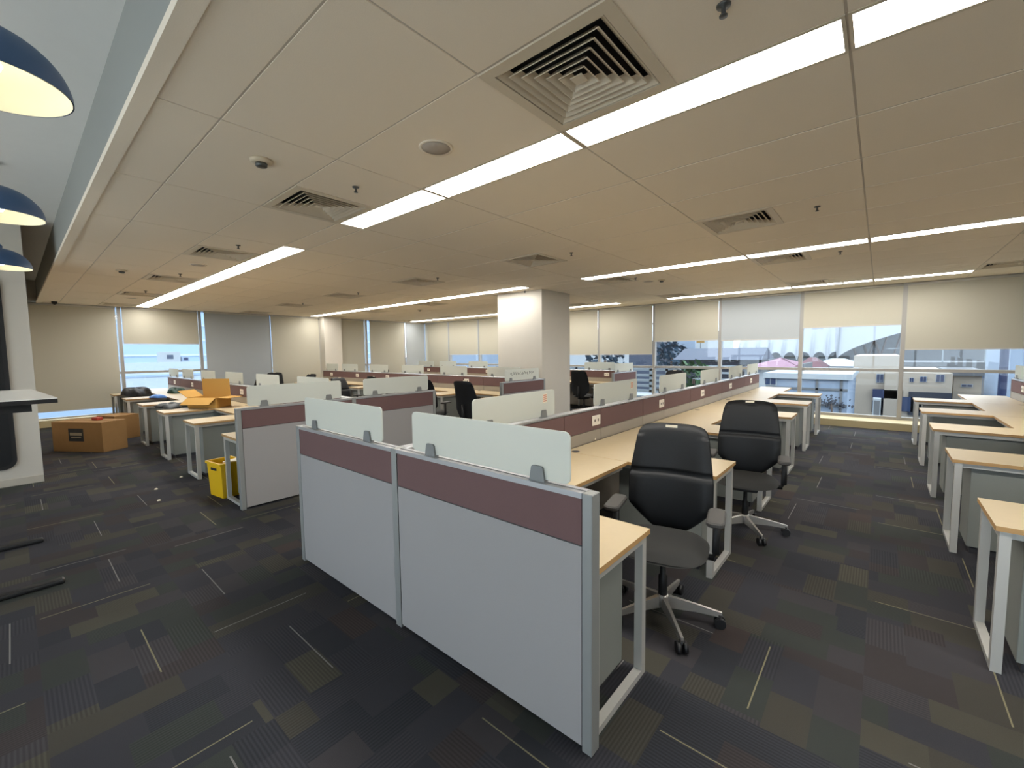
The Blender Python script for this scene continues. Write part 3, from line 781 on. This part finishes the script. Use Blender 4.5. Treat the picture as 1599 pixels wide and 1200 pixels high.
o = empty('marker_writing', (-5.180, 6.36, 1.20), 0, 'faint grey handwriting on the glass screen before the column', 'writing')
rn = random.Random(3); y_ = -.36
for k in range(9):
    pts = [(0, y_+.05*t_+.012*math.sin(t_*5+k), .025*math.sin(t_*(4+k % 3)+k)+.012*(k % 2)) for t_ in [q_/6 for q_ in range(9)]]
    MB().tube(pts, .0045, 5).build('stroke', 'clamp', o); y_ += .078
# red printed stickers on two glass screens of the nearest bench
for yv, t in ((2.86, 'first'), (4.50, 'second')):
    o = empty('red_sticker', (-2.105+.011, yv, 1.225), 0, 'small red printed sticker on the %s screen along the nearest bench' % t, 'sticker')
    bx(-.002, 0, -.028, .028, -.035, .035).build('paper', 'putty', o)
    for k in range(4): bx(0, .0008, -.022, .022, -.027+k*.016, -.018+k*.016).build('print_line', 'red', o)

# ------------------------------------------------------------------ left foreground: raised desk, black wall panel, pendants
o = empty('standing_desk', (0, 0, 0), 0, 'white-topped standing desk raised high at the left edge', 'desk')
a0, a1 = (-4.28, .195), (-5.66, .105); zt = 1.335
MB().prism([a0, (a0[0]+.03, -.62), (a1[0]+.03, -.71), a1][::-1], zt-.006, zt).build('worktop', 'white_top', o)
MB().prism([a0, (a0[0]+.03, -.62), (a1[0]+.03, -.71), a1][::-1], zt-.034, zt-.006).build('edge_band', 'black', o)
for (fx, fy) in ((-4.39, .155), (-5.52, .09)):
    bx(fx-.035, fx+.035, fy-.78, fy, 0, .035).build('foot', 'black', o, bevel=.012, seg=2)
    bx(fx-.04, fx+.04, fy-.44, fy-.34, .035, zt-.09).build('leg_column', 'black', o)
    bx(fx-.03, fx+.03, fy-.7, fy-.08, zt-.09, zt-.034).build('top_bracket', 'black', o)
bx(-5.5, -4.4, -.36, -.28, zt-.08, zt-.04).build('crossbeam', 'black', o)
o = empty('wall_board', (WS+.001, -.82, 0), 0, 'tall black board with rounded corners on the left wall end', 'board')
MB().prism(rrect(-.8, .8, .22, 2.62, .12, 6), 0, .03, 'x').build('panel', 'black', o)
MB().prism(rrect(-.76, .76, .26, 2.58, .09, 6), .03, .034, 'x').build('face', 'leather', o)
def pendant(x, y, zr, rad, label, on=True):
    o = empty('pendant_lamp', (x, y, zr), 0, label, 'pendant lamp', 'dark blue dome pendants')
    pr = [(rad*math.cos(a), rad*.86*math.sin(a)) for a in [PI/2*k/12 for k in range(12)]]+[(.02, rad*.87)]
    MB().lathe(pr, 40).build('shade', 'lamp_out', o)
    pi = [(rad-.004, .0)]+[((rad-.006)*math.cos(a), (rad-.006)*.86*math.sin(a)) for a in [PI/2*k/12 for k in range(1, 12)]]+[(0, rad*.855)]
    MB().lathe(pi, 40).build('shade_lining', 'lamp_in', o)
    MB().lathe([(.02, rad*.87), (.024, rad*.95), (.012, rad*1.05), (0, rad*1.05)], 14).build('cap', 'lamp_out', o)
    MB().tube([(0, 0, rad), (0, 0, ZR-zr-.03)], .004, 6).build('cord', 'black', o)
    MB().lathe([(0, ZR-zr), (.05, ZR-zr), (.05, ZR-zr-.03), (0, ZR-zr-.035)], 18).build('ceiling_rose', 'lamp_out', o)
    bb = MB().lathe([(0, .02), (.03, .03), (.045, .065), (.03, .1), (.014, .13), (0, .13)], 16).build('bulb', 'bulb', o)
pendant(-2.14, -.0, 2.46, .2, 'dark blue dome pendant lamp nearest the viewer at the top left')
pendant(-3.9, -.0, 2.43, .2, 'dark blue dome pendant lamp, second from the viewer at the left')
pendant(-6.15, -.0, 2.44, .2, 'dark blue dome pendant lamp, farthest of the three at the left')

# ------------------------------------------------------------------ outside
GZ = -9.0
mat('x_ground', S(86, 91, 96), .9, noise=.1, nscale=.3)
mat('x_white', S(156, 162, 166), .8, noise=.02, nscale=.6)
mat('x_cream', S(159, 148, 133), .85, noise=.03, nscale=.5)
mat('x_blue', S(131, 145, 162), .7, noise=.03, nscale=.5)
mat('x_deck', S(172, 184, 198), .8, noise=.02, nscale=.3)
mat('x_deckrear', S(146, 166, 190), .8, noise=.02, nscale=.3)
mat('x_concrete', S(99, 101, 103), .9, noise=.06, nscale=.8)
mat('x_roofblue', S(60, 72, 91), .6, noise=.05, nscale=.6)
mat('x_hallroof', S(52, 62, 80), .6, noise=.05, nscale=.6)
mat('x_pink', S(130, 94, 111), .7, noise=.05, nscale=.6)
mat('x_red', S(86, 44, 53), .7)
mat('x_dark', S(25, 30, 43), .6)
mat('x_glass', S(33, 49, 80), .2)
mat('x_membrane', S(139, 143, 148), .7, noise=.02, nscale=.2)
mat('x_wood', S(74, 57, 46), .8)
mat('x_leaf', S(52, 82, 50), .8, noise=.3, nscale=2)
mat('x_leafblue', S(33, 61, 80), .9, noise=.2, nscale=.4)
mat('x_sign', S(139, 105, 44), .6)
mat('x_rail', S(131, 139, 144), .5)
mat('x_pipe', S(26, 38, 71), .5)
def T(o, label, cat, group=None): return tag(o, label, cat, group)
struct(bx(-300, 300, -300, 300, GZ-.5, GZ).build('ground', 'x_ground'), 'pale ground far below outside the windows')
def pbox(px0, px1, py0, py1, Y, depth, zb=None):
    """box at true distance Y whose front spans those sightlines"""
    a, b = at_y(px0, (py0+py1)/2, Y), at_y(px1, (py0+py1)/2, Y)
    z1 = at_y((px0+px1)/2, py0, Y).z; z0 = zb if zb is not None else at_y((px0+px1)/2, py1, Y).z
    return a.x, b.x, Y, Y+depth, z0, z1
def wins(o, lst, Y, m='x_glass', fm='x_white'):
    for (px0, px1, py0, py1) in lst:
        x0, x1, y0, y1, z0, z1 = pbox(px0, px1, py0, py1, Y, .1)
        w_ = bx(x0, x1, Y-.06, Y-.01, z0, z1).build('window', fm, o); q = (x1-x0)*.08
        xm = (x0+x1)/2
        bx(x0+q, xm-q/2, Y-.08, Y-.05, z0+q, z1-q).build('pane', m, w_); bx(xm+q/2, x1-q, Y-.08, Y-.05, z0+q, z1-q).build('pane', m, w_)
# white block next door
o = empty('white_building', label='white panelled block close outside the rear windows', cat='building')
Yw = 24.0
x0, x1, _, _, _, z1 = pbox(1195, 1323, 592, 660, Yw, 12)
bx(x0, x1, Yw, Yw+8, GZ, z1).build('wall', 'x_blue', o)
zr_ = z1; x0w, x1w = x0, x1
bx(x0-.1, x1+.15, Yw-.15, Yw+8, z1, z1+.25).build('parapet', 'x_white', o)
for px in (1275, 1313): 
    a = at_y(px, 620, Yw).x; bx(a-.05, a+.05, Yw-.05, Yw, GZ, z1).build('panel_joint', 'x_concrete', o)
for py in (608, 632, 655):
    za = at_y(1280, py, Yw).z; bx(x0, x1, Yw-.05, Yw, za-.05, za+.05).build('panel_joint', 'x_concrete', o)
bx(x0+1, x1-2, Yw+3, Yw+7, z1+.25, z1+.6).build('roof_plant', 'x_concrete', o)
wins(o, [(1194, 1213, 590, 602)], Yw)
# tall climbing plant on the block
o = empty('climbing_plant', at_y(1297, 640, Yw-.35), label='dark climbing plant against the white block outside', cat='plant')
rn = random.Random(5)
lf = MB()
for k in range(70):
    a = (rn.gauss(0, .3), rn.gauss(0, .06), rn.gauss(.28, .12)); s = rn.uniform(.03, .07)
    lf.add([(a[0]-s, a[1], a[2]), (a[0], a[1]-s*.6, a[2]-s), (a[0]+s, a[1], a[2]+.03), (a[0], a[1]+s*.6, a[2]+s)], [(0, 1, 2), (0, 2, 3)])
tag(lf.build('leaves', 'x_dark', o), kind='stuff'); MB().tube([(0, 0, .3), (.05, 0, -.1), (.02, .02, -.5)], .04, 6).build('stem', 'x_wood', o)
# cream building with windows
Yc = 34.0
o = empty('cream_building', label='cream building with dark windows and a blue doorway outside', cat='building')
x0, x1, _, _, _, z1 = pbox(1331, 1386, 556, 660, Yc, 12); bx(x0, x1+.5, Yc, Yc+10, GZ, z1).build('wall', 'x_cream', o)
x0b, x1b, _, _, _, z1b = pbox(1380, 1486, 583, 660, Yc-.6, 12); bx(x0b, x1b, Yc-.6, Yc+10, GZ, z1b).build('wing_wall', 'x_cream', o)
wins(o, [(1368, 1380, 584, 598)], Yc); wins(o, [(1420, 1427, 590, 597), (1436, 1447, 588, 597), (1461, 1475, 585, 597)], Yc-.6)
x0, x1, _, _, z0, z1 = pbox(1365, 1398, 608, 655, Yc, .1); d = bx(x0, x1, Yc-.1, Yc, z0, z1).build('doorway', 'x_dark', o)
bx(x0-.1, x1+.3, Yc-.6, Yc, z1-.5, z1).build('awning', 'x_pipe', d)
for k in range(3): 
    xa = x0+(x1-x0)*(k+.5)/3; bx(xa-.25, xa+.25, Yc-.14, Yc-.09, z0+.4, z1-.7).build('pane', 'x_glass', d)
x0, x1, _, _, z0, z1 = pbox(1418, 1485, 613, 650, Yc-.6, .1); d = bx(x0, x1, Yc-.75, Yc-.6, z0, z1).build('shopfront', 'x_dark', o)
for k in range(4):
    xa = x0+(x1-x0)*(k+.5)/4; bx(xa-.55, xa+.55, Yc-.8, Yc-.74, z0+.2, z1-.3).build('pane', 'x_glass', d)
# right cream house and pale blue block
o = empty('peach_house', label='peach house with a narrow slot window at the right outside', cat='building')
x0, x1, _, _, _, z1 = pbox(1488, 1532, 587, 640, 38, 6); bx(x0, x1, 38, 44, GZ, z1).build('wall', 'x_cream', o)
bx(x0-.3, x1+.3, 37.7, 44.2, z1, z1+.3).build('roof', 'x_concrete', o); wins(o, [(1500, 1519, 600, 605)], 38)
o = empty('pale_tower', label='pale blue tower at the right edge outside', cat='building')
x0, x1, _, _, _, _ = pbox(1577, 1680, 500, 640, 30, 10); bx(x0, x1, 30, 36, GZ, 12).build('wall', 'x_blue', o)
x0, x1, _, _, z0, z1 = pbox(1583, 1620, 590, 615, 30, .1); bx(x0, x1, 29.9, 30, z0, z1).build('dark_panel', 'x_red', o)
x0, x1, _, _, _, _ = pbox(1561, 1576, 540, 640, 28, 1); xm = (x0+x1)/2
o = empty('blue_pipe', (xm, 28.3, GZ), label='thick dark blue vertical pipe outside the right window', cat='pipe')
MB().lathe([(.0, 0), ((x1-x0)/2, 0), ((x1-x0)/2, 22), (0, 22)], 18).build('shaft', 'x_pipe', o)
for z in (6, 12, 18): MB().lathe([((x1-x0)/2, z), ((x1-x0)/2+.06, z), ((x1-x0)/2+.06, z+.15), ((x1-x0)/2, z+.15)], 18).build('collar', 'x_dark', o)
# elevated walkway
o = empty('elevated_walkway', label='grey concrete elevated walkway crossing behind the cream building', cat='bridge')
x0, x1, _, _, z0, z1 = pbox(1384, 1545, 566, 579, 46, 5)
bx(x0, x1+14, 46, 51, z0, z1).build('parapet', 'x_concrete', o); bx(x0+.4, x1+14, 45.8, 51.2, z0-.5, z0).build('deck_edge', 'x_roofblue', o)
for k in range(9):
    xa = x0+1+k*2.2; bx(xa-.04, xa+.04, 46, 46.08, z1, z1+1.1).build('rail_post', 'x_rail', o)
bx(x0, x1+14, 46, 46.08, z1+1.05, z1+1.12).build('handrail', 'x_rail', o)
for k in range(3):
    xa = x0+2+k*9; bx(xa, xa+1, 47, 49, GZ, z0-.5).build('pier', 'x_concrete', o)
# membrane roof hall: arched lower rim
o = empty('membrane_hall', label='big white tensile membrane roof with arched openings outside', cat='building')
Ym = 70.0
pA, pB = at_y(1180, 562, Ym), at_y(1300, 562, Ym)
xa, xb = at_y(1150, 562, Ym).x, at_y(1306, 562, Ym).x
zb = pA.z; arch = (at_y(1267, 562, Ym).x-at_y(1244, 562, Ym).x)
ref = at_y(1244, 562, Ym).x
def rim(x):
    t = ((x-ref)/arch) % 1.0
    t = (t-.5)*2; return zb+1.05*math.sqrt(max(0, 1-min(1, abs(t)/.86)**2))
xe = at_y(1440, 540, Ym).x
def rz_(x):
    if x <= xb: return rim(x)
    t = (x-xb)/(xe-xb); return zb+3.4*min(1, t*1.25)**.62
def mem(u, v):
    x = xa+(xe-xa)*u; z0 = rz_(x); ztop = zb+13+7*math.sin(u*PI*.75)**2+3*u
    if x > xb: ztop = max(ztop, z0+1.5)
    s = v; zs = z0 if x > xb else zb+1.15; k_ = min(1, s/.1); zz = z0+(zs-z0)*k_*k_*(3-2*k_)
    return (x, Ym+26*s, zz+(ztop-zs)*math.sin(s*PI/2)**.9)
MB().grid(mem, 260, 40).build('membrane', 'x_membrane', o)
bx(xa, xe+20, Ym+10, Ym+11, GZ, zb+4).build('back_wall', 'x_concrete', o)
bx(xa, xb, Ym+3, Ym+4, GZ, zb+.1).build('plinth', 'x_white', o)
for px in (1348, 1366, 1386):
    a = at_y(px, 555, Ym+3); MB().tube([(a.x, Ym+3, zb-2), (a.x-1.6, Ym+4, zb+3.2)], .14, 8).build('strut', 'x_wood', o)
    MB().tube([(a.x, Ym+3, zb-2), (a.x+1.2, Ym+4, zb+3.4)], .1, 8).build('strut', 'x_wood', o)
# red and white low sheds, pink roof, blue roof hall
def shed(name, label, px0, px1, py0, py1, Y, dep, wm, rm, ridge):
    o = empty(name, label=label, cat='building'); x0, x1, _, _, z0, z1 = pbox(px0, px1, py0, py1, Y, dep)
    bx(x0, x1, Y, Y+dep, GZ, z0).build('wall', wm, o)
    r = MB(); r.add([(x0-.5, Y-.5, z0), (x1+.5, Y-.5, z0), (x1-ridge, Y+dep/2, z1), (x0+ridge, Y+dep/2, z1), (x1+.5, Y+dep+.5, z0), (x0-.5, Y+dep+.5, z0)],
               [(0, 1, 2, 3), (3, 2, 4, 5), (1, 4, 2), (0, 3, 5), (0, 5, 4, 1)]); r.build('roof', rm, o)
    return o, x0, x1, z0, z1
o, x0, x1, z0, z1 = shed('pink_roof_shed', 'low shed with a pink sheet roof outside', 1163, 1246, 560, 577, 40, 9, 'x_white', 'x_pink', 2)
o, x0, x1, z0, z1 = shed('grey_roof_hall', 'long hall with blue-grey hipped roof behind white rails outside', 1062, 1182, 544, 562, 44, 5, 'x_dark', 'x_hallroof', -.4)
for k in range(4):
    bx(x0+1.5, x1-1.5, 43.3, 43.4, z0-.7-.62*k, z0-.52-.62*k).build('white_slat', 'x_rail', o)
o, x0, x1, z0, z1 = shed('red_shed', 'small dark red shed outside below the white arches', 1252, 1273, 559, 575, 38, 5, 'x_red', 'x_red', .2)
o, x0, x1, z0, z1 = shed('white_canopy', 'low white canopy roof outside below the arches', 1272, 1338, 561, 572, 46, 6, 'x_white', 'x_white', 1)
# distant blocks behind
def block(label, px0, px1, py0, Y, m, dep=14):
    o = empty('far_building', label=label, cat='building', group='far buildings'); x0, x1, _, _, _, z1 = pbox(px0, px1, py0, 560, Y, dep)
    bx(x0, x1, Y, Y+dep, GZ, z1).build('wall', m, o); bx(x0-.3, x1+.3, Y-.3, Y+dep, z1, z1+.4).build('parapet', 'x_white', o); return o, x0, x1, z1
block('pale far building seen right under the blind with the orange sign', 1020, 1085, 505, 130, 'x_blue')
block('white far building beside the orange sign', 1086, 1130, 520, 118, 'x_white', 10)
o, x0, x1, z1 = block('white far building seen under the blind right of the column', 840, 955, 520, 60, 'x_white', 6)
block('blue far building seen behind the white railings', 952, 1020, 535, 112, 'x_hallroof')
block('white far building seen in the strip window left of the column', 640, 760, 500, 60, 'x_blue', 5)
block('pale far building at the right of the strip window', 762, 838, 500, 70, 'x_white')
p = at_y(1094, 532, 90); o = empty('orange_sign', (p.x, 90, p.z), label='orange square sign outside below the blind', cat='sign')
bx(-.75, .75, -.1, .1, -.5, .6).build('board', 'x_sign', o); bx(-.08, .08, .0, .15, GZ-p.z, -.5).build('pole', 'x_concrete', o)
# trees
def tree(name, px, py, Y, r, m, label, n=240):
    p = at_y(px, py, Y); o = empty(name, (p.x, Y, GZ), label=label, cat='tree'); rn = random.Random(int(px)); h = p.z-GZ
    f = MB()
    for k in range(n):
        while True:
            a = Vector((rn.uniform(-1, 1), rn.uniform(-1, 1), rn.uniform(-.8, 1)))
            if .5 < a.length < 1: break
        q = a*r; s = r*rn.uniform(.1, .2); d1 = Vector((rn.uniform(-1, 1), rn.uniform(-1, 1), rn.uniform(-1, 1))).normalized()*s; d2 = d1.cross(Vector((.3, .5, .8))).normalized()*s
        q.z += h; f.add([q-d1, q-d2, q+d1, q+d2], [(0, 1, 2, 3)])
    tag(f.build('crown', m, o), kind='stuff'); MB().tube([(0, 0, 0), (0, 0, h)], [r*.14, r*.07], 8).build('trunk', 'x_wood', o)
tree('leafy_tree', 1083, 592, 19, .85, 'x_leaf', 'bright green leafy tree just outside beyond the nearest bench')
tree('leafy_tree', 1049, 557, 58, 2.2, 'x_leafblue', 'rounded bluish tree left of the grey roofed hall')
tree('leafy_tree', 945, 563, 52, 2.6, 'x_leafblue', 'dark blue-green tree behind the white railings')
# balcony railings outside
o = empty('balcony_railing', label='white metal railing with five bars outside right of the column', cat='railing')
Yr = 15.5
for py in (575, 583, 590, 597, 604):
    a, b = at_y(880, py, Yr), at_y(1060, py, Yr); bx(a.x-4, b.x, Yr, Yr+.06, a.z-.045, a.z+.045).build('rail', 'x_rail', o)
za, zb2 = at_y(990, 575, Yr).z, at_y(990, 612, Yr).z
for px in (900, 935, 986, 1016, 1041, 1060):
    a = at_y(px, 590, Yr); bx(a.x-.05, a.x+.05, Yr, Yr+.08, zb2, za).build('rail_post', 'x_rail', o)
a, b = at_y(880, 612, Yr), at_y(1062, 612, Yr); bx(a.x-4, b.x, Yr-1.2, Yr+.4, zb2-.35, zb2).build('ledge', 'x_white', o)
o = empty('outdoor_unit', at_y(1369, 635, 20), label='tall white air conditioner unit outside the rear window', cat='air conditioner')
bx(-.11, .11, -.1, .1, -.5, .3).build('casing', 'x_white', o); MB().box(-.08, .08, -.108, -.1, -.3, .22).build('grille', 'x_concrete', o); bx(-.8, 1.6, -.2, .4, -.75, -.5).build('plinth', 'x_white', o); bx(-.11, .11, -.1, .1, GZ-1, -.75).build('bracket', 'x_concrete', o)
# left side: deck building with parapets and a truck
o = empty('parking_deck', label='white parking deck building outside the far left window', cat='building')
XD = -90; zt_ = at_x(250, 566, XD).z; zl = at_x(250, 586, XD).z
bx(XD-30, XD, -40, 80, GZ, zl-2.6).build('lower_wall', 'x_deckrear', o); bx(XD-30, XD-.4, -40, 80, zl-2.6, zt_-.9).build('deck', 'x_deck', o)
bx(XD-.4, XD, -40, 80, zl-2.4, zt_).build('parapet', 'x_deck', o); bx(XD-.1, XD+.1, -40, 80, zl-.25, zl+.1).build('parapet_rail', 'x_deckrear', o)
bx(XD-30, XD-24, -40, 80, zt_-.9, 22).build('rear_wall', 'x_deckrear', o)
for k in range(5): bx(XD-24, XD-23.8, -40, 80, zt_+1+k*3.2, zt_+1.4+k*3.2).build('wall_ledge', 'x_deck', o)
p = at_x(272, 556, XD-3)
o = empty('delivery_truck', (XD-3, p.y, zt_-.89), label='small pale box truck parked on the deck outside the far left window', cat='truck')
bx(-.9, .9, -2.2, .7, .6, 2.6).build('cargo_box', 'x_white', o, bevel=.03); bx(-.85, .85, .8, 2.0, .45, 1.75).build('cab', 'x_blue', o, bevel=.1, seg=2)
bx(.86, .88, 1.15, 1.75, 1.1, 1.6).build('side_window', 'x_glass', o); bx(.9, .92, -1.2, -.3, 1.4, 2.1).build('box_print', 'x_roofblue', o); bx(-.8, .8, -2.1, 1.9, .4, .6).build('chassis', 'x_dark', o)
for yy in (-1.5, 1.3):
    for xx in (-.8, .8): MB().tube([(xx-.1, yy, .38), (xx+.1, yy, .38)], .38, 16).build('wheel', 'x_dark', o)
